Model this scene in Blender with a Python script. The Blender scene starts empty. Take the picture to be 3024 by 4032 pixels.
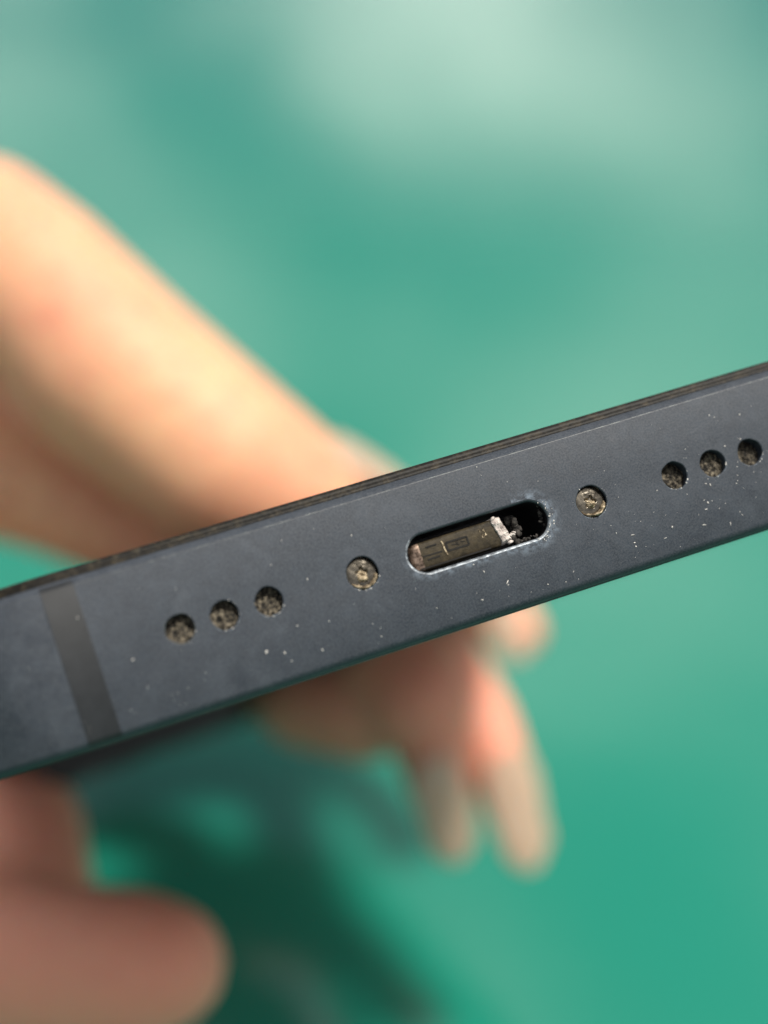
import bpy, bmesh, math, random
from mathutils import Vector, Matrix, noise
random.seed(7)
sc = bpy.context.scene
COL = sc.collection
MM = 0.001

# ------------------------------------------------------------------ camera
PITCH = 31.0                      # degrees below the horizon
CAM_H = 0.186                     # metres above the green ground
cam_d = bpy.data.cameras.new("camera")
cam = bpy.data.objects.new("camera", cam_d); COL.objects.link(cam)
CAM = Matrix.Translation((0, 0, CAM_H)) @ Matrix.Rotation(math.radians(90 - PITCH), 4, 'X')
cam.matrix_world = CAM
cam_d.sensor_fit = 'HORIZONTAL'; cam_d.sensor_width = 36.0
cam_d.lens = 36.0 * 6000 / 3024
cam_d.clip_start = 0.005; cam_d.clip_end = 5000
cam_d.dof.use_dof = True
cam_d.dof.focus_distance = 0.0935
cam_d.dof.aperture_fstop = cam_d.lens / 4.0
sc.camera = cam

# ------------------------------------------------------------------ sun and sky
SUN_CAM = Vector((0.32, 0.76, 0.56)).normalized()      # towards the sun, camera axes (right, up, to viewer)
SUN_W = (CAM.to_3x3() @ SUN_CAM).normalized()
el = math.asin(SUN_W.z); az = math.atan2(SUN_W.x, SUN_W.y)
sun_d = bpy.data.lights.new("sun", 'SUN'); sun = bpy.data.objects.new("sun", sun_d); COL.objects.link(sun)
sun_d.energy = 4.8; sun_d.angle = math.radians(11.0); sun_d.color = (1.0, 0.95, 0.86)
sun.rotation_mode = 'QUATERNION'; sun.rotation_quaternion = SUN_W.to_track_quat('Z', 'Y')
sun.location = SUN_W * 3

world = bpy.data.worlds.new("World"); sc.world = world; world.use_nodes = True
wn = world.node_tree.nodes; wl = world.node_tree.links; wn.clear()
wo = wn.new('ShaderNodeOutputWorld'); wb = wn.new('ShaderNodeBackground'); wb.inputs[1].default_value = 0.08
sky = wn.new('ShaderNodeTexSky'); sky.sky_type = 'NISHITA'; sky.sun_disc = False
sky.dust_density = 5.0; sky.air_density = 0.7; sky.sun_elevation = el; sky.sun_rotation = az
tc = wn.new('ShaderNodeTexCoord')
cn = wn.new('ShaderNodeTexNoise'); cn.inputs['Scale'].default_value = 4.5; cn.inputs['Detail'].default_value = 4
cn.inputs['Roughness'].default_value = 0.55; cn.inputs['Distortion'].default_value = 0.4
cr = wn.new('ShaderNodeValToRGB'); cr.color_ramp.elements[0].position = 0.44; cr.color_ramp.elements[1].position = 0.72
cm = wn.new('ShaderNodeMixRGB'); cm.inputs[2].default_value = (21, 20.8, 19.0, 1)
mp_ = wn.new('ShaderNodeMapping'); mp_.inputs['Scale'].default_value = (.62, .62, 2.1); mp_.inputs['Location'].default_value = (4.93, 0.58, 3.85); wl.new(tc.outputs['Generated'], mp_.inputs[0]); wl.new(mp_.outputs[0], cn.inputs['Vector']); wl.new(cn.outputs['Fac'], cr.inputs[0])
wl.new(cr.outputs[0], cm.inputs[0]); wl.new(sky.outputs[0], cm.inputs[1])
wl.new(cm.outputs[0], wb.inputs[0]); wl.new(wb.outputs[0], wo.inputs[0])

sc.view_settings.view_transform = 'Standard'; sc.view_settings.look = 'None'
sc.view_settings.exposure = 0.18; sc.view_settings.gamma = 1.0; sc.view_settings.use_curve_mapping = False
sc.cycles.use_denoising = True
sc.cycles.denoising_input_passes = 'RGB_ALBEDO_NORMAL'
sc.cycles.denoising_prefilter = 'ACCURATE'
sc.cycles.max_bounces = 8

# ------------------------------------------------------------------ helpers
def link(o, parent=None):
    COL.objects.link(o)
    if parent is not None: o.parent = parent
    return o
def tag(o, label=None, cat=None, group=None, kind=None):
    if label: o['label'] = label
    if cat: o['category'] = cat
    if group: o['group'] = group
    if kind: o['kind'] = kind
    return o
def build(name, bm, mats, parent=None, smooth=True, sharp=None):
    me = bpy.data.meshes.new(name)
    if sharp is not None:
        for e in bm.edges:
            if len(e.link_faces) == 2 and e.calc_face_angle(0) > math.radians(sharp): e.smooth = False
    for f in bm.faces: f.smooth = smooth
    bm.to_mesh(me); bm.free()
    for m in (mats if isinstance(mats, (list, tuple)) else [mats]): me.materials.append(m)
    return link(bpy.data.objects.new(name, me), parent)

class NT:
    """small wrapper round a material's node tree"""
    def __init__(s, name):
        s.m = bpy.data.materials.new(name); s.m.use_nodes = True
        s.n = s.m.node_tree.nodes; s.l = s.m.node_tree.links
        s.b = s.n['Principled BSDF']; s.tc = s.n.new('ShaderNodeTexCoord')
    def put(s, sock, v):
        if hasattr(v, 'is_linked') or isinstance(v, bpy.types.NodeSocket): s.l.new(v, sock)
        else: sock.default_value = v
    def math(s, op, a, b=0.0, c=0.0, clamp=False):
        x = s.n.new('ShaderNodeMath'); x.operation = op; x.use_clamp = clamp
        s.put(x.inputs[0], a); s.put(x.inputs[1], b); s.put(x.inputs[2], c); return x.outputs[0]
    def noise(s, scale, detail=4, rough=.55, dist=0., vec=None, stretch=None):
        x = s.n.new('ShaderNodeTexNoise'); x.inputs['Scale'].default_value = scale; x.inputs['Detail'].default_value = detail
        x.inputs['Roughness'].default_value = rough; x.inputs['Distortion'].default_value = dist
        v = vec or s.tc.outputs['Object']
        if stretch:
            mp = s.n.new('ShaderNodeMapping'); mp.inputs['Scale'].default_value = stretch; s.l.new(v, mp.inputs[0]); v = mp.outputs[0]
        s.l.new(v, x.inputs['Vector']); return x.outputs['Fac']
    def ramp(s, v, a, b, ca=(0, 0, 0, 1), cb=(1, 1, 1, 1)):
        x = s.n.new('ShaderNodeValToRGB'); e = x.color_ramp.elements
        e[0].position = a; e[1].position = b; e[0].color = ca; e[1].color = cb; s.l.new(v, x.inputs[0]); return x.outputs[0]
    def mix(s, f, a, b):
        x = s.n.new('ShaderNodeMixRGB'); s.put(x.inputs[0], f)
        for k, c in ((1, a), (2, b)):
            s.put(x.inputs[k], c if not isinstance(c, tuple) else (c + (1,) if len(c) == 3 else c))
        return x.outputs[0]
    def sep(s, v=None):
        x = s.n.new('ShaderNodeSeparateXYZ'); s.l.new(v or s.tc.outputs['Object'], x.inputs[0]); return x.outputs
    def bump(s, h, strength, dist):
        x = s.n.new('ShaderNodeBump'); x.inputs['Strength'].default_value = strength; x.inputs['Distance'].default_value = dist
        s.l.new(h, x.inputs['Height']); s.l.new(x.outputs[0], s.b.inputs['Normal'])
    def set(s, **kw):
        for k, v in kw.items():
            k = {'color': 'Base Color', 'rough': 'Roughness', 'metal': 'Metallic', 'spec': 'Specular IOR Level',
                 'sss': 'Subsurface Weight', 'sssr': 'Subsurface Radius', 'ssss': 'Subsurface Scale', 'trans': 'Transmission Weight',
                 'alpha': 'Alpha', 'coat': 'Coat Weight', 'coatr': 'Coat Roughness', 'ior': 'IOR'}[k]
            if isinstance(v, tuple) and k == 'Base Color' and len(v) == 3: v = v + (1,)
            s.put(s.b.inputs[k], v)
        return s

# ------------------------------------------------------------------ materials
def m_ground():
    t = NT('green painted ground'); p = t.tc.outputs['Object']
    c = t.mix(t.noise(6, 5), (0.005, 0.148, 0.100), (0.006, 0.170, 0.117))
    t.set(color=c, rough=t.math('MULTIPLY_ADD', t.noise(9, 3), 0.06, 0.13), spec=0.6, coat=0.35, coatr=.08)
    t.bump(t.noise(25, 3), 0.06, 0.004)
    return t.m
def m_metal():
    t = NT('anodised blue grey metal')
    x, y, z = t.sep()[0:3]
    u = t.math('MAXIMUM', t.math('SUBTRACT', t.math('ABSOLUTE', x), 3.42 * MM), 0)
    d = t.math('SUBTRACT', t.math('SQRT', t.math('ADD', t.math('MULTIPLY', u, u), t.math('MULTIPLY', y, y))), 1.2 * MM)
    big = t.noise(260, 5, .6)                       # blotches some millimetres wide
    fine = t.noise(8500, 3, .75)                     # anodised grain
    c = t.mix(t.ramp(big, .35, .68), (0.0165, 0.0235, 0.034), (0.031, 0.040, 0.053))
    c = t.mix(t.ramp(t.noise(1300, 5, .7), .38, .62), t.mix(.35, c, (0.010, 0.013, 0.018)), c)
    c = t.mix(t.ramp(fine, .38, .62), c, t.mix(0.5, c, (0.075, 0.08, 0.09)))
    smear = t.ramp(t.noise(700, 6, .72), .56, .72)   # dark grease spots
    c = t.mix(t.math('MULTIPLY', smear, .75), c, (0.020, 0.025, 0.034))
    scr = t.ramp(t.noise(420, 4, .75, 1.5, stretch=(1, 5, 1)), .70, .76)
    c = t.mix(t.math('MULTIPLY', scr, .30), c, (0.15, 0.22, 0.23))
    # metal rubbed pale by plugs round the port, most at its right end
    side = t.ramp(x, -0.0, 1.0)
    near = t.math('SUBTRACT', 1, t.math('DIVIDE', d, t.math('MULTIPLY_ADD', t.math('GREATER_THAN', x, 2 * MM), .30 * MM, .55 * MM)), clamp=True)
    side_ = t.math('MAXIMUM', t.math('MULTIPLY_ADD', y, -.35 / MM, .22, clamp=True), t.math('MULTIPLY', t.math('GREATER_THAN', x, 2.6 * MM), .85))
    wear = t.math('MULTIPLY', t.math('MULTIPLY', near, side_), t.ramp(t.noise(2200, 5, .75), .44, .62))
    c = t.mix(t.math('MULTIPLY', wear, .85), c, (0.20, 0.25, 0.31))
    film = t.ramp(t.noise(330, 6, .72, .6), .52, .74)
    c = t.mix(t.math('MULTIPLY', film, .38), c, (0.070, 0.080, 0.095))
    t.set(color=c, rough=t.math('MULTIPLY_ADD', smear, -.14, t.math('MULTIPLY_ADD', big, .16, .54)), metal=0.0, ior=1.32)
    t.bump(fine, .35, .00003)
    return t.m
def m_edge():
    t = NT('worn edge with painted highlight'); n = t.ramp(t.noise(900, 6, .75), .48, .66)  # worn metal, paler so bevels carry their sky and sun highlight in colour
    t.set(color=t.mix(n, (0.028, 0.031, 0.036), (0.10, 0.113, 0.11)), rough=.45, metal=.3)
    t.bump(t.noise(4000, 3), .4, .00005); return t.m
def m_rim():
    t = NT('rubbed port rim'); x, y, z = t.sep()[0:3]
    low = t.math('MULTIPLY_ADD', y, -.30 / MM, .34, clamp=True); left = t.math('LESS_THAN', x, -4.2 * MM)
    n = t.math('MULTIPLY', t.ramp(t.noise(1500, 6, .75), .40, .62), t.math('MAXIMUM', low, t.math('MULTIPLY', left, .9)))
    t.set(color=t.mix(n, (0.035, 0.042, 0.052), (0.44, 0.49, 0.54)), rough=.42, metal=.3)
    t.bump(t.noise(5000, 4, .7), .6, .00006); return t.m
def m_black(name, c=(0.008, 0.008, 0.009), r=.35):
    t = NT(name); t.set(color=t.mix(t.noise(1800, 4, .7), c, tuple(2.2 * v for v in c)), rough=r); return t.m
def m_gasket():
    t = NT('dirty black glass edge'); n = t.ramp(t.noise(1500, 6, .8), .48, .68)
    t.set(color=t.mix(n, (0.005, 0.0045, 0.0035), (0.040, 0.032, 0.020)), rough=.5, ior=1.25); t.bump(t.noise(3000, 4), .5, .00006); return t.m
def m_glass(): 
    t = NT('black cover glass'); t.set(color=(0.006, 0.007, 0.008), rough=.06, coat=1.0); return t.m
def m_antenna():
    t = NT('brown grey antenna plastic')
    t.set(color=t.mix(t.ramp(t.noise(700, 5, .65), .35, .7), (0.0085, 0.0100, 0.0120), (0.0150, 0.0170, 0.0200)), rough=.55, spec=.35); t.bump(t.noise(5000, 3), .2, .00003); return t.m
def m_dirt(name, a, b, sc_=2600):
    t = NT(name); n = t.noise(sc_, 6, .75, .6)
    t.set(color=t.mix(t.ramp(n, .46, .62), a, b), rough=.8, spec=.3); t.bump(t.noise(sc_ * 2.5, 4, .7), .7, .00008); return t.m
def m_tongue():
    t = NT('olive brown port tongue'); n = t.noise(1500, 6, .7)
    t.set(color=t.mix(t.ramp(n, .35, .7), (0.012, 0.009, 0.0045), (0.052, 0.040, 0.022)), rough=.6, spec=.2); t.bump(t.noise(3500, 5, .7), .6, .00007); return t.m
def m_rosy():
    t = NT('rosy metal with painted glint'); n = t.noise(2200, 5, .7)  # pinkish metal; the glint of the rolled left end is painted in
    t.set(color=t.mix(t.ramp(n, .4, .6), (0.05, 0.032, 0.022), (0.36, 0.26, 0.20)), rough=.35, metal=.6); return t.m
def m_screw():
    t = NT('tarnished screw steel'); n = t.noise(1000, 5, .65)
    t.set(color=t.mix(t.ramp(n, .36, .66), (0.022, 0.019, 0.014), (0.17, 0.15, 0.12)), rough=.27, metal=.75); t.bump(t.noise(1700, 4, .6), .4, .00008); return t.m
def m_lint():
    t = NT('pale lint'); n = t.noise(2300, 6, .75, .8)
    t.set(color=t.mix(t.ramp(n, .38, .62), (0.17, 0.14, 0.13), (0.58, 0.53, 0.49)), rough=.9, spec=.2); t.bump(t.noise(9000, 4, .7), .6, .00006); return t.m
def m_dust():
    t = NT('white dust'); t.set(color=(0.50, 0.48, 0.45), rough=.8); return t.m
def m_skin():
    t = NT('skin'); n = t.noise(38, 4, .55)
    c = t.mix(t.ramp(n, .30, .68), (0.62, 0.295, 0.18), (0.68, 0.395, 0.225))
    c = t.mix(t.ramp(t.noise(420, 3, .6), .5, .75), c, (0.53, 0.21, 0.135))
    low_pink = t.ramp(t.math('MULTIPLY_ADD', t.sep()[1], -40, 0), .30, .95)
    c = t.mix(t.math('MULTIPLY', low_pink, .8), c, (0.66, 0.275, 0.195))  # pinker fingers below the phone; red translucent shade painted in against green bounce
    t.set(color=c, rough=t.math('MULTIPLY_ADD', t.noise(600, 3), .2, .44), spec=.3, sss=.45, sssr=(1.0, .22, .10), ssss=.009)
    t.bump(t.noise(900, 5, .6, stretch=(1, 1, .5)), .5, .0003); return t.m
def m_nail():
    t = NT('translucent fingernail'); n = t.noise(160, 3)
    t.set(color=t.mix(n, (0.38, 0.265, 0.185), (0.45, 0.325, 0.235)), rough=.35, spec=.5, sss=.4, sssr=(1., .5, .3), ssss=.003, coat=.3, coatr=.15); return t.m
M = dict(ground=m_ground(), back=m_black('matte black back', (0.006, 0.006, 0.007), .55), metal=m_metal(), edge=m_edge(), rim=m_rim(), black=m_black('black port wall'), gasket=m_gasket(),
         glass=m_glass(), antenna=m_antenna(), bump=m_black('black camera housing', (0.004, 0.0045, 0.0045), .5),
         dirt=m_dirt('olive lint dirt', (0.007, 0.006, 0.0045), (0.17, 0.145, 0.105), 3800),
         pale=m_dirt('pale beige dirt', (0.09, 0.066, 0.038), (0.62, 0.51, 0.35)),
         dark=m_dirt('dark pocket dirt', (0.012, 0.011, 0.010), (0.05, 0.045, 0.04)),
         tongue=m_tongue(), rosy=m_rosy(), screw=m_screw(), lint=m_lint(), dust=m_dust(), skin=m_skin(), nail=m_nail(),
         groove=m_black('near black groove', (0.003, 0.0025, 0.002), .9))

# ------------------------------------------------------------------ ground
bm = bmesh.new()
bmesh.ops.create_grid(bm, x_segments=8, y_segments=8, size=400)
g = build('ground', bm, M['ground'], smooth=False)
tag(g, 'glossy emerald green painted ground far below the phone', kind='structure')

# ------------------------------------------------------------------ phone: frame axes u (width), t (thickness), n (out of the bottom face)
ca, sa, cb, sb, cc, ss = (f(v) for v in (-0.075, 0.2408, 0.3115) for f in (math.cos, math.sin))
Rz = Matrix(((cc, -ss, 0), (ss, cc, 0), (0, 0, 1))); Ry = Matrix(((cb, 0, sb), (0, 1, 0), (-sb, 0, cb))); Rx = Matrix(((1, 0, 0), (0, ca, -sa), (0, sa, ca)))
PH = CAM @ (Matrix.Translation(Vector((5.7446, -1.493, -92.0256)) * MM) @ (Rz @ Rx @ Ry).to_4x4())
phone = bpy.data.objects.new('phone', None); link(phone); phone.matrix_world = PH; phone.empty_display_size = .02
tag(phone, 'dark blue grey smartphone, scuffed bottom edge with charging port and dirty holes facing out', 'phone')

HW, LEN, RAD = 36.2, 138.0, 11.0
# cross-section (t, inset, material of the strip that starts here): 0 metal 1 worn edge with highlight painted in 2 gasket
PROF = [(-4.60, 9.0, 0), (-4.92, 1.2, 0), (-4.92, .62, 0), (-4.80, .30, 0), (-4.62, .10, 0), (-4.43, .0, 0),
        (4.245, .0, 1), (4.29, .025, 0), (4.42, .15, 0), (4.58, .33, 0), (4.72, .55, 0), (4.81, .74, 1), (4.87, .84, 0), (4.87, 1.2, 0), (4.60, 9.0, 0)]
def outline(inset, nseg=10):
    w, r = HW - inset, RAD - inset * .55
    r = max(r, .5); pts = []
    y0, y1 = -(LEN - inset), -inset
    for cx, cy, a0 in ((w - r, y1 - r, 0), (-w + r, y1 - r, 90), (-w + r, y0 + r, 180), (w - r, y0 + r, 270)):
        for k in range(nseg + 1):
            a = math.radians(a0 + 90 * k / nseg); pts.append((cx + r * math.cos(a), cy + r * math.sin(a)))
    return pts
def ring(prof, closed=True):
    bm = bmesh.new(); loops = []
    for (t, i, m) in prof:
        loops.append([bm.verts.new((x * MM, t * MM, n * MM)) for x, n in outline(i)])
    N = len(loops[0]); K = len(loops)
    for a in range(K if closed else K - 1):
        A, B = loops[a], loops[(a + 1) % K]
        for k in range(N):
            f = bm.faces.new((A[k], A[(k + 1) % N], B[(k + 1) % N], B[k])); f.material_index = prof[a][2]
    bmesh.ops.recalc_face_normals(bm, faces=bm.faces[:]); return bm
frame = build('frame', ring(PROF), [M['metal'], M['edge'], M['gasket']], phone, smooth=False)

def blob_ring(r, seed, seg=44, amp=.02, kx=0., rx=None):
    """slightly uneven circle (or stadium when kx > 0), radius r mm"""
    pts = []
    for k in range(seg):
        a = 2 * math.pi * k / seg
        q = r * (1 + amp * (noise.noise(Vector((math.cos(a) * 1.7, math.sin(a) * 1.7, seed)))))
        x, y = q * math.cos(a), q * math.sin(a)
        pts.append((x + (kx if x > 1e-6 else -kx if x < -1e-6 else 0), y))
    return pts
def prism(pts, cx, cy, n0, n1):
    bm = bmesh.new()
    A = [bm.verts.new(((cx + x) * MM, (cy + y) * MM, n0 * MM)) for x, y in pts]; B = [bm.verts.new(((cx + x) * MM, (cy + y) * MM, n1 * MM)) for x, y in pts]
    bm.faces.new(A[::-1]); bm.faces.new(B); N = len(A)
    for k in range(N): bm.faces.new((A[k], A[(k + 1) % N], B[(k + 1) % N], B[k]))
    bmesh.ops.recalc_face_normals(bm, faces=bm.faces[:]); return bm
HOLES = [(s * u, .04) for u in (13.36, 16.08, 18.75) for s in (-1, 1)]; SCREWS = [(-7.55, -.02), (7.58, .02)]
HR, SR, PR, PK = .86, 1.0, 1.17, 3.42
RIMW = .05; PRW = .15
cutters = []
for k, (u, t) in enumerate(HOLES): cutters.append(prism(blob_ring(HR + RIMW, k * 3.1, amp=.07), u, t, -1.8, .5))
for k, (u, t) in enumerate(SCREWS): cutters.append(prism(blob_ring(SR + RIMW, 40 + k * 5.3, amp=.06), u, t, -1.5, .5))
cutters.append(prism(blob_ring(PR + PRW, 77.7, seg=72, amp=.03, kx=PK), 0, .02, -6.5, .5))
allc = bmesh.new()
for c in cutters:
    me = bpy.data.meshes.new('c'); c.to_mesh(me); c.free(); allc.from_mesh(me); bpy.data.meshes.remove(me)
cme = bpy.data.meshes.new('cutter'); allc.to_mesh(cme); allc.free()
cut = link(bpy.data.objects.new('cutter', cme)); cut.matrix_world = PH
md = frame.modifiers.new('b', 'BOOLEAN'); md.operation = 'DIFFERENCE'; md.object = cut; md.solver = 'EXACT'
bpy.context.view_layer.update()
ev = frame.evaluated_get(bpy.context.evaluated_depsgraph_get())
nm = bpy.data.meshes.new_from_object(ev); frame.modifiers.clear(); frame.data = nm; nm.name = 'frame'
bpy.data.objects.remove(cut)
b2 = bmesh.new(); b2.from_mesh(nm)
for e in b2.edges:
    e.smooth = not (len(e.link_faces) == 2 and e.calc_face_angle(0) > math.radians(32))
for f in b2.faces: f.smooth = True
b2.to_mesh(nm); b2.free()

def slab(t0, t1, inset, bev, mat, name):
    s = 1 if t1 > t0 else -1; th = abs(t1 - t0)
    prof = [(t0, inset + 3, 0), (t0, inset, 0), (t0 + s * (th - bev), inset, 0)]
    for k in range(1, 6):
        a = math.radians(18 * k); prof.append((t0 + s * (th - bev + bev * math.sin(a)), inset + bev * (1 - math.cos(a)), 0))
    bm = ring(prof, closed=False)
    bm.verts.ensure_lookup_table(); N = len(outline(0))
    bm.faces.new([bm.verts[len(bm.verts) - N + k] for k in range(N)])
    bmesh.ops.recalc_face_normals(bm, faces=bm.faces[:])
    return build(name, bm, mat, phone, sharp=50)
gasket = build('gasket', ring([(4.55, .62, 0), (4.98, .60, 0), (5.0, .72, 0), (4.6, 1.6, 0)]), M['gasket'], phone)
slab(4.60, 5.36, .70, .34, M['gasket'], 'screen_glass')
slab(-4.60, -5.02, .80, .25, M['back'], 'back_glass')

# antenna band laid over the bottom face and its chamfers, a hair proud
def strip(u0, u1, lift=.006):
    P = [p for p in PROF if p[1] < .5]
    bm = bmesh.new(); rows = []
    for k, (t, i, m) in enumerate(P):
        a = P[max(k - 1, 0)]; b = P[min(k + 1, len(P) - 1)]
        d = Vector((b[0] - a[0], -(b[1] - a[1]))).normalized(); nrm = Vector((-d.y, d.x))     # (t, n)
        if nrm.y < 0: nrm = -nrm
        tt, nn = t + nrm.x * lift, -i + nrm.y * lift
        sh = -.02 * t
        rows.append([bm.verts.new(((u + sh) * MM, tt * MM, nn * MM)) for u in (u0, u1)])
    for a, b in zip(rows, rows[1:]): bm.faces.new((a[0], a[1], b[1], b[0]))
    bmesh.ops.recalc_face_normals(bm, faces=bm.faces[:])
    return bm
build('antenna_band', strip(-25.62, -23.70), M['antenna'], phone, sharp=30)

def cone_ring(p_out, p_in, cx, cy, n_out, n_in, mid=None):
    bm = bmesh.new(); N = len(p_out); loops = []
    for k in range(5):
        f = k / 4; nn = n_out + (n_in - n_out) * (1 - math.cos(f * math.pi / 2))
        loops.append([bm.verts.new(((cx + o[0] + (q[0] - o[0]) * math.sin(f * math.pi / 2) ) * MM, (cy + o[1] + (q[1] - o[1]) * math.sin(f * math.pi / 2)) * MM, nn * MM)) for o, q in zip(p_out, p_in)])
    for a, b in zip(loops, loops[1:]):
        for k in range(N): bm.faces.new((a[k], a[(k + 1) % N], b[(k + 1) % N], b[k]))
    bmesh.ops.recalc_face_normals(bm, faces=bm.faces[:])
    return bm
def fbm(x, y, s, o=4):
    v = 0; a = 1; f = 1
    for _ in range(o):
        v += a * noise.noise(Vector((x * f, y * f, s + f))); a *= .55; f *= 2.1
    return v
def dirt_disc(r, hfun, seed, rings=22, seg=56):
    """lumpy filling of a round hole: polar height field, heights in mm below the face"""
    bm = bmesh.new(); L = []
    c = bm.verts.new((0, 0, hfun(0, 0) * MM))
    for k in range(1, rings + 1):
        rr = r * k / rings
        row = []
        for j in range(seg):
            a = 2 * math.pi * j / seg; x, y = rr * math.cos(a), rr * math.sin(a)
            row.append(bm.verts.new((x * MM, y * MM, hfun(x, y) * MM)))
        L.append(row)
    for j in range(seg): bm.faces.new((c, L[0][j], L[0][(j + 1) % seg]))
    for A, B in zip(L, L[1:]):
        for j in range(seg): bm.faces.new((A[j], B[j], B[(j + 1) % seg], A[(j + 1) % seg]))
    bmesh.ops.recalc_face_normals(bm, faces=bm.faces[:])
    for f in bm.faces:
        if f.normal.z < 0: f.normal_flip()
    return bm
def at(o, u, t, n=0): o.location = (u * MM, t * MM, n * MM); return o

hole_deep = {0: -.62, 1: -.55, 2: -.58, 3: -.75, 4: -.70, 5: -.85}
for k, (u, t) in enumerate(HOLES):
    s = k * 3.1
    po = blob_ring(HR + RIMW, s, amp=.07); pi_ = blob_ring(HR - .01, s, amp=.07)
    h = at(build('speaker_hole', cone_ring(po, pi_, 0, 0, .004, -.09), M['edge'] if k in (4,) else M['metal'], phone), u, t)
    base = {-18.75: -.42, -16.08: -.42, -13.36: -.48, 13.36: -.62, 16.08: -.50, 18.75: -.66}[round(u, 2)]
    def hf(x, y, s=s, base=base):
        rr = math.hypot(x, y) / HR
        return base - .06 + .20 * fbm(x * 2.2, y * 2.2, s) - .34 * max(0, y + .1) + .16 * max(0, -y - .2) + .07 * abs(fbm(x * 6, y * 6, s + 9, 3)) - .25 * max(0, rr - .85)
    build('dirt', dirt_disc(HR + RIMW - .015, hf, s), M['dirt'], h)

def star(r, k=5, seg=60, cx=0):
    return [((r * (.80 + .20 * math.cos(k * a))) * math.cos(a), (r * (.80 + .20 * math.cos(k * a))) * math.sin(a)) for a in (2 * math.pi * j / seg for j in range(seg))]
for k, (u, t) in enumerate(SCREWS):
    s = 40 + k * 5.3
    h = at(bpy.data.objects.new('screw', None), u, t); link(h, phone); h.empty_display_size = .001
    po = blob_ring(SR + RIMW, s, amp=.06); pi_ = blob_ring(SR - .02, s, amp=.06)
    build('hole_rim', cone_ring(po, pi_, 0, 0, .004, -.10), M['metal'], h)
    def hs(x, y, s=s):
        r = math.hypot(x, y); a = math.atan2(y, x)
        rec = .44 * (.82 + .18 * math.cos(5 * (a + s)))
        z = -.34 + .13 * max(0, 1 - (r / SR) ** 2) + .012 * fbm(x * 4, y * 4, s)
        if r > .93: z -= (r - .93) * 3
        if r < rec: z -= .20 * min(1, (rec - r) / .12)
        return z
    build('screw_head', dirt_disc(SR + RIMW - .015, hs, s, 40, 80), M['screw'], h)
    def hd(x, y, s=s, k=k):
        cx, cy = ((-.05, -.28) if k == 0 else (.05, -.22))
        g1 = math.exp(-(((x - cx) / .42) ** 2 + ((y - cy) / .32) ** 2))
        g2 = math.exp(-((math.hypot(x, y) - .86) / .13) ** 2) * max(0, -math.sin(math.atan2(y, x) - .15)) ** .7
        return -.58 + .62 * g1 + .66 * g2 + (.26 * fbm(x * 3.2, y * 3.2, s + 3)) + .08 * fbm(x * 9, y * 9, s + 5, 3)
    build('dirt', dirt_disc(SR + RIMW - .02, hd, s, 30, 64), M['pale'], h)

# ---- charging port
port = at(bpy.data.objects.new('charging_port', None), 0, .02); link(port, phone); port.empty_display_size = .003
po = blob_ring(PR + PRW, 77.7, 72, .03, PK); pi_ = blob_ring(PR - .01, 77.7, 72, .02, PK)
build('port_rim', cone_ring(po, pi_, 0, 0, .004, -.22), M['rim'], port)
bm = prism(blob_ring(PR + .02, 77.7, 72, .02, PK), 0, 0, -6.2, -.16)
for f in list(bm.faces):
    if len(f.verts) > 10 and f.calc_center_median().z > -1 * MM: bm.faces.remove(f)
for f in bm.faces: f.normal_flip()
build('port_shell', bm, M['black'], port, sharp=40)
# tongue: rounded bar with a rolled left end
def tongue():
    bm = bmesh.new(); us = [-4.42, -4.40, -4.34, -4.24, -4.10, -3.92, -3.70] + [-3.5 + .2 * k for k in range(25)]
    prof = []
    tb, tt = -.99, .76
    for (x, y) in ((tb + .02, -2.2), (tb, -.55), (tb + .04, -.44), (tb + .12, -.38), (tb + .3, -.345), (-.2, -.33), (.2, -.345), (tt - .25, -.37), (tt - .10, -.42), (tt - .02, -.52), (tt, -.66), (tt, -2.2)):
        prof.append((x, y))
    rows = []
    for u in us:
        e = max(0, min(1, (u + 4.42) / .72)); drop = .55 * (1 - math.sqrt(1 - (1 - e) ** 2)) ; sq = .70 + .30 * math.sqrt(1 - (1 - e) ** 2)
        rows.append([bm.verts.new((u * MM, (x * sq - .16 * (1 - sq) + .010 * noise.noise(Vector((u * 3, x * 4, 1))) + .012 * (u + 1)) * MM, (y - drop + .012 * noise.noise(Vector((u * 4, x * 5, 2)))) * MM)) for x, y in prof])
    for i, (a, b) in enumerate(zip(rows, rows[1:])):
        for k in range(len(prof) - 1):
            f = bm.faces.new((a[k], b[k], b[k + 1], a[k + 1])); f.material_index = 1 if i < 6 and 2 <= k <= 8 else 0
    bm.faces.new(rows[0]); bm.faces.new(rows[-1][::-1])
    bmesh.ops.recalc_face_normals(bm, faces=bm.faces[:]); return bm
tg = build('port_tongue', tongue(), [M['tongue'], M['rosy']], port, sharp=60)
def bar(bm, a, b, w, n0, n1):
    a, b = Vector(a), Vector(b); d = (b - a).normalized(); p = Vector((-d.y, d.x)) * w / 2
    q = [a + p, b + p, b - p, a - p]
    A = [bm.verts.new((v.x * MM, v.y * MM, n0 * MM)) for v in q]; B = [bm.verts.new((v.x * MM, v.y * MM, n1 * MM)) for v in q]
    bm.faces.new(B)
    for k in range(4): bm.faces.new((A[k], A[(k + 1) % 4], B[(k + 1) % 4], B[k]))
bm = bmesh.new()      # near-black scored lines: the stamped rectangle and two short lines left of it
R_ = [(-2.02, .24), (-.66, .24), (-.66, -.27), (-2.02, -.27)]
for a, b in zip(R_, R_[1:] + R_[:1]): bar(bm, a, b, .11, -.42, -.310)
for a, b in (((-3.62, -.16), (-2.40, -.18)), ((-3.4, -.42), (-2.6, -.40)), ((-3.3, .33), (-2.6, .34)), ((-4.0, -.86), (.6, -.86))): bar(bm, a, b, .09, -.42, -.312)
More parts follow.
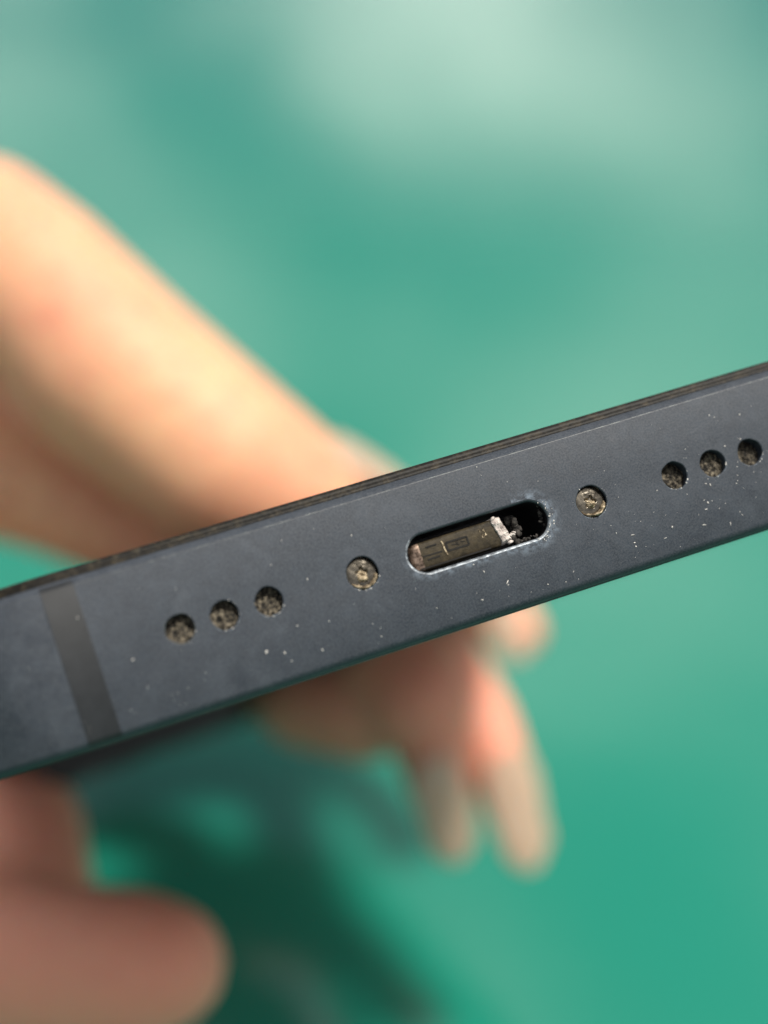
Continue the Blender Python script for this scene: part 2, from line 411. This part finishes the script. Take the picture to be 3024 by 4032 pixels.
for a, b in (((-1.7, .02), (-1.3, -.05)), ((-1.4, .1), (-1.25, -.12)), ((-1.1, .06), (-.85, .0))): bar(bm, a, b, .05, -.42, -.314)
build('scored_line', bm, M['groove'], tg, smooth=False)
bm = bmesh.new()      # raised pale ridge beside the rectangle
pts = [(-2.28, .42), (-2.22, .3), (-2.21, .1), (-2.2, -.1), (-2.17, -.3), (-2.12, -.48)]
for a, b in zip(pts, pts[1:]): bar(bm, a, b, .075, -.40, -.285)
build('ridge', bm, M['pale'], tg, smooth=False)
bm = bmesh.new()      # faint marking of a few strokes at the right
for a, b in (((.22, .42), (.24, .22)), ((.42, .40), (.40, .30)), ((.40, .30), (.52, .31)), ((.52, .42), (.51, .2)), ((.30, .02), (.40, .08)), ((.30, .02), (.30, -.12)), ((.30, -.12), (.42, -.12)), ((.42, -.12), (.42, -.02)), ((.42, -.02), (.62, .0)), ((.55, .12), (.52, -.1))):
    bar(bm, a, b, .035, -.40, -.318)
build('marking', bm, M['pale'], tg, smooth=False)

def lumps(specs, seed, amp=.35, sub=2):
    """clump of crumpled little lumps (u, t, n, r, stretch) joined in one mesh"""
    bm = bmesh.new()
    for k, (u, t, n, r, st) in enumerate(specs):
        d = bmesh.ops.create_icosphere(bm, subdivisions=sub, radius=1)
        ang = random.random() * 6.28; ca_, sa_ = math.cos(ang), math.sin(ang)
        for v in d['verts']:
            q = v.co * (1 + amp * noise.noise(v.co * 1.9 + Vector((seed + k * 7.7, 0, 0))) + amp * .6 * noise.noise(v.co * 4.3 + Vector((0, seed + k * 3.3, 0))))
            x, y = q.x * st, q.y / math.sqrt(st)
            v.co = Vector(((u + r * (x * ca_ - y * sa_)) * MM, (t + r * (x * sa_ + y * ca_)) * MM, (n + r * q.z * .8) * MM))
    return bm
random.seed(3)
sp = [(random.gauss(2.75, .22), random.gauss(-.1, .5), random.uniform(-1.7, -.9), random.uniform(.12, .3), 1.3) for _ in range(16)]
sp += [(4.35 + random.gauss(0, .09), random.gauss(.15, .35), random.uniform(-1.0, -.5), random.uniform(.06, .15), 1.4) for _ in range(10)]
sp += [(random.uniform(2.6, 4.2), -1.0 + random.gauss(0, .05), random.uniform(-.7, -.35), random.uniform(.05, .11), 1.4) for _ in range(14)]
build('dirt', lumps(sp, 2.2), M['dark'], port)
def lint_h(x, y):
    e = max(abs(x), abs(y))
    return -.26 - .35 * max(0, e - .78) / .22 + - .02 + .12 * fbm(x * 1.2, y * 2.2, 4.4, 2) + .05 * abs(fbm(x * 3, y * 5, 8.1, 3)) + .015 * fbm(x * 13, y * 21, 2.2, 3)
bm = bmesh.new(); NX, NY = 34, 60; grid = []
for j in range(NY + 1):
    row = []
    for i in range(NX + 1):
        x, y = 2 * i / NX - 1, 2 * j / NY - 1
        wob = 1 + .16 * noise.noise(Vector((3.1, y * 2.4, (1 if x > 0 else -1) * 2.0))) + .05 * noise.noise(Vector((x * 3, y * 9, 1)))
        u = 1.56 - .20 * y + x * .40 * wob; t = y * (.86 + .10 * noise.noise(Vector((x * 2.2, 7.7, 1 if y > 0 else -1))))
        row.append(bm.verts.new((u * MM, t * MM, lint_h(x, y) * MM)))
    grid.append(row)
for j in range(NY):
    for i in range(NX): bm.faces.new((grid[j][i], grid[j][i + 1], grid[j + 1][i + 1], grid[j + 1][i]))
edge = [grid[0][i] for i in range(NX)] + [grid[j][NX] for j in range(NY)] + [grid[NY][i] for i in range(NX, 0, -1)] + [grid[j][0] for j in range(NY, 0, -1)]
low = [bm.verts.new((v.co.x, v.co.y, -.85 * MM)) for v in edge]
for k in range(len(edge)): bm.faces.new((edge[k], low[k], low[(k + 1) % len(low)], edge[(k + 1) % len(edge)]))
tail = lumps([(1.98 + .09 * k, -.46 + .05 * random.random(), -.40, .085, 1.5) for k in range(4)] + [(2.32, -.36, -.38, .09, 1.6), (1.25, .8, -.36, .12, 1.5), (1.9, -.86, -.40, .13, 1.6)], 9.1, .5)
tm_ = bpy.data.meshes.new('t'); tail.to_mesh(tm_); tail.free(); bm.from_mesh(tm_); bpy.data.meshes.remove(tm_)
bmesh.ops.recalc_face_normals(bm, faces=bm.faces[:])
lint = build('lint_clump', bm, M['lint']); lint.matrix_world = PH
tag(lint, 'whitish grey clump of lint wedged across the charging port', 'lint')

# ---- camera housing on the back, near the far end
def rbox(u0, u1, w0, w1, t0, t1, r, bev, seg=8):
    bm = bmesh.new(); loops = []
    for (t, ins) in ((t0, 0), (t1 + bev, 0)) + tuple((t1 + bev * (1 - math.sin(math.radians(a))), bev * (1 - math.cos(math.radians(a)))) for a in (22, 45, 67, 90)):
        row = []
        for cx, cy, a0 in ((u1 - r, w1 - r, 0), (u0 + r, w1 - r, 90), (u0 + r, w0 + r, 180), (u1 - r, w0 + r, 270)):
            for k in range(seg + 1):
                a = math.radians(a0 + 90 * k / seg); row.append(bm.verts.new(((cx + (r - ins) * math.cos(a)) * MM, t * MM, (cy + (r - ins) * math.sin(a)) * MM)))
        loops.append(row)
    N = len(loops[0])
    for A, B in zip(loops, loops[1:]):
        for k in range(N): bm.faces.new((A[k], A[(k + 1) % N], B[(k + 1) % N], B[k]))
    bm.faces.new(loops[-1]); bmesh.ops.recalc_face_normals(bm, faces=bm.faces[:]); return bm
BU0, BU1, BW0, BW1, BT = -34.0, -3.5, -(LEN - 3), -(LEN - 38), -9.2
cb_ = build('camera_bump', rbox(BU0, BU1, BW0, BW1, -4.9, BT, 8, 1.0), M['bump'], phone, sharp=40)
for (u, w) in ((-25, -(LEN - 12)), (-25, -(LEN - 29)), (-8, -(LEN - 20))):
    bm = bmesh.new()
    prof = [(7.4, BT + .1), (7.4, BT - .25), (7.1, BT - .4), (6.3, BT - .4), (6.1, BT - .2), (0.01, BT - .2)]
    rows = [[bm.verts.new((r * math.cos(6.2832 * k / 40) * MM, t * MM, r * math.sin(6.2832 * k / 40) * MM)) for k in range(40)] for r, t in prof]
    for A, B in zip(rows, rows[1:]):
        for k in range(40): bm.faces.new((A[k], A[(k + 1) % 40], B[(k + 1) % 40], B[k]))
    bmesh.ops.recalc_face_normals(bm, faces=bm.faces[:])
    o = build('lens', bm, M['glass'], cb_, sharp=30); o.location = (u * MM, 0, w * MM)

# ---- dust specks on the bottom face
random.seed(11)
sp = []
for _ in range(620):
    u = random.uniform(-29, 22); t = random.uniform(-4.3, 4.1)
    w = .16 + .84 * (u > 6) * (t < 1) + .3 * (t < -2.5)
    if random.random() > w: continue
    if any(math.hypot(u - a, t - b) < 1.05 for a, b in HOLES + SCREWS) or (abs(u) < 4.8 and abs(t) < 1.4): continue
    r = min(.05, .0115 * math.exp(random.gauss(.2, .6)))
    sp.append((u, t, r * .3, r, random.choice((1, 1, 1.2, 1.5, 2.0, 2.8))))
for u, t, r in ((12.1, -3.0, .085), (9.4, -3.2, .06), (14.9, -2.2, .07), (15.2, -2.2, .05), (9.0, 1.6, .03), (14.7, -2.0, .05), (-1.0, -3.7, .05), (.8, -3.3, .06), (3.2, -4.0, .06),
                (-14.4, -2.7, .11), (-13.4, -3.1, .09), (18.9, 2.5, .06), (18.4, 1.0, .055), (16.9, 3.0, .06), (17.2, 2.8, .05), (14.6, 1.4, .05), (16.0, -2.6, .05), (-15.6, .8, .05)):
    sp.append((u, t, r * .2, r * .7, 1.4))
for k, (u, t) in enumerate(HOLES + SCREWS):           # crumbs caught on the lower rims
    R = HR if k < 6 else SR
    for _ in range(6):
        a = random.gauss(-1.1, .75); sp.append((u + (R + .03) * math.cos(a), t + (R + .03) * math.sin(a), -.01, random.uniform(.015, .05), 1.5))
for _ in range(30):                                   # crumbs round the right end of the port
    a = random.gauss(-.55, .6); rr = PR + random.uniform(.02, .5) ** 1.3
    sp.append((PK + rr * math.cos(a), rr * math.sin(a), 0, random.uniform(.012, .045), 1.5))
dust = build('dust', lumps(sp, 5.5, .75, 1), M['dust'], smooth=False); dust.matrix_world = PH
tag(dust, 'tiny white dust specks sprinkled over the phone edge', kind='stuff')

# ------------------------------------------------------------------ hand (camera-aligned millimetres, then placed in the world)
def P(px, py, d): return Vector(((px - 1512) * d / 6000, (2016 - py) * d / 6000, -d))
chains = {
 'forearm': [(Vector((-330, 40, -330)), 34), (Vector((-215, 12, -300)), 28), (Vector((-150, 2, -282)), 25)],
 'palm1': [(Vector((-150, 6, -284)), 20), (Vector((-112, 22, -250)), 15), (P(-600, 930, 204), 13.5)],
 'palm2': [(Vector((-150, 4, -284)), 20), (Vector((-92, -27, -252)), 11.5)],
 'palm3': [(Vector((-150, 0, -284)), 20), (Vector((-92, -27, -242)), 11.5)],
 'palm4': [(Vector((-150, -6, -284)), 19), (Vector((-91, -33, -230)), 11)],
 'palm5': [(Vector((-150, -10, -284)), 18), (Vector((-88, -38, -214)), 10)],
 'knuckles': [(Vector((-92, -27, -252)), 11), (Vector((-92, -27, -242)), 11), (Vector((-91, -33, -230)), 11), (Vector((-88, -38, -214)), 10)],
 'thumb': [(P(-600, 880, 204), 12), (P(-60, 920, 192), 9.7), (P(150, 1125, 190), 10.8), (P(430, 1450, 188), 12.0), (P(890, 1835, 186), 11.4), (P(1220, 2030, 187), 9.2), (P(1420, 2110, 188), 7.0)],
 'web': [(P(-600, 1500, 220), 14), (P(-200, 1760, 210), 11), (P(200, 1930, 207), 8.6), (P(560, 2110, 204), 7.2), (P(900, 2240, 200), 5.5)],
 'webfill': [(P(-300, 1050, 206), 11), (P(-220, 1480, 214), 11), (Vector((-112, 5, -245)), 14)],
 'index': [(Vector((-92, -27, -252)), 9.0), (Vector((-50, -26, -274)), 7.2), (Vector((-8, -12, -268)), 7.0), (P(1760, 2230, 250), 6.0), (P(2030, 2485, 238), 4.7)],
 'middle': [(Vector((-92, -27, -242)), 9.5), (Vector((-50, -24, -266)), 8.0), (Vector((-8, -18, -256)), 7.4), (P(1640, 2450, 226), 7.4), (P(1735, 2640, 218), 6.8), (P(1880, 2860, 214), 5.9), (P(1985, 3080, 211), 4.6), (P(2072, 3300, 210), 3.6)],
 'ring': [(Vector((-91, -33, -230)), 9.5), (Vector((-56, -25, -256)), 8.0), (P(980, 2540, 240), 7.5), (P(1210, 2745, 216), 7.6), (P(1430, 2795, 210), 7.3)],
 'ringtip': [(P(1420, 2500, 225), 7.0), (P(1570, 2640, 208), 8.3), (P(1650, 2760, 204), 7.6), (P(1690, 2880, 203), 5.6), (P(1735, 3110, 203), 4.3), (P(1800, 3310, 204), 2.9)],
 'little': [(Vector((-88, -38, -214)), 9), (P(-330, 3130, 190), 8.5), (P(70, 3270, 184), 8), (P(120, 3560, 176), 7.6), (P(-60, 3740, 168), 8.4)],
 'littletip': [(P(-150, 3760, 168), 9.0), (P(250, 3800, 163), 8.6), (P(520, 3800, 160), 8.0), (P(640, 3800, 159), 6.8)],
}
bm = bmesh.new()
for ch in chains.values():
    for (a, ra), (b, rb) in zip(ch, ch[1:]):
        t_ = bmesh.new()
        for c, r in ((a, ra), (b, rb)):
            bmesh.ops.create_icosphere(t_, subdivisions=3, radius=r * MM, matrix=Matrix.Translation(c * MM))
        r_ = bmesh.ops.convex_hull(t_, input=t_.verts[:])
        mp = {}
        keep = [f for f in r_['geom'] if isinstance(f, bmesh.types.BMFace)]
        for f in keep:
            for v in f.verts:
                if v not in mp: mp[v] = bm.verts.new(v.co)
            try: bm.faces.new([mp[v] for v in f.verts])
            except ValueError: pass
        t_.free()
hand = build('person', bm, M['skin'])
hand.matrix_world = CAM
rm = hand.modifiers.new('r', 'REMESH'); rm.mode = 'VOXEL'; rm.voxel_size = .0010; rm.use_smooth_shade = True
sm = hand.modifiers.new('s', 'SMOOTH'); sm.factor = .5; sm.iterations = 14
bpy.context.view_layer.update()
ev = hand.evaluated_get(bpy.context.evaluated_depsgraph_get()); me = bpy.data.meshes.new_from_object(ev)
hand.modifiers.clear(); old = hand.data; hand.data = me; bpy.data.meshes.remove(old); me.name = 'person'
for p in me.polygons: p.use_smooth = True
tag(hand, 'bare hand with long fingernails gripping the dark phone, thumb above and fingers below', 'person')

def nail(base, tip, face, w0, w1, curve=.35, th=.5, over=.0):
    """curved plate from base to tip (camera mm); face = outward normal hint"""
    base, tip = Vector(base), Vector(tip); ax = tip - base; L = ax.length; ax.normalize()
    f = (face - face.dot(ax) * ax).normalized(); sd = ax.cross(f)
    bm = bmesh.new(); top = []; bot = []
    NU, NV = 14, 9
    for i in range(NU + 1):
        s = i / NU; w = w0 + (w1 - w0) * s
        if s > .72: w *= math.sqrt(max(.02, 1 - ((s - .72) / .28) ** 2 * .86))
        if s < .35: w *= math.sqrt(1 - ((.35 - s) / .35) ** 2 * .85)
        rowt, rowb = [], []
        for j in range(NV + 1):
            v = (j / NV - .5) * 2
            c = base + ax * (L * s) + sd * (v * w / 2) - f * (curve * w * .5 * v * v) - f * (1.2 * s * s)
            rowt.append(bm.verts.new((c + f * th / 2) * MM)); rowb.append(bm.verts.new((c - f * th / 2) * MM))
        top.append(rowt); bot.append(rowb)
    for i in range(NU):
        for j in range(NV):
            bm.faces.new((top[i][j], top[i + 1][j], top[i + 1][j + 1], top[i][j + 1])); bm.faces.new((bot[i][j], bot[i][j + 1], bot[i + 1][j + 1], bot[i + 1][j]))
    for i in range(NU):
        bm.faces.new((top[i][0], bot[i][0], bot[i + 1][0], top[i + 1][0])); bm.faces.new((top[i][NV], top[i + 1][NV], bot[i + 1][NV], bot[i][NV]))
    for j in range(NV):
        bm.faces.new((top[0][j], top[0][j + 1], bot[0][j + 1], bot[0][j])); bm.faces.new((top[NU][j], bot[NU][j], bot[NU][j + 1], top[NU][j + 1]))
    bmesh.ops.recalc_face_normals(bm, faces=bm.faces[:])
    return build('fingernail', bm, M['nail'], hand, sharp=50)
AWAY = Vector((.35, .1, -1)); UPV = Vector((.25, 1, .25))
FRONT = Vector((.5, .15, 1))
nail(P(1725, 2985, 197.3), P(1830, 3400, 199.3), FRONT, 8.8, 6.4)
nail(P(2010, 2960, 204.5), P(2122, 3425, 204.5), FRONT, 9.2, 7.0)
nail(P(1960, 2350, 233), P(2070, 2590, 232), FRONT, 7, 6)
nail(P(1320, 1715, 186), P(1610, 1860, 186), UPV, 9.5, 8.5)
nail(P(560, 3640, 164), P(900, 3740, 163), Vector((.25, .8, -.55)), 12, 10, curve=.3)
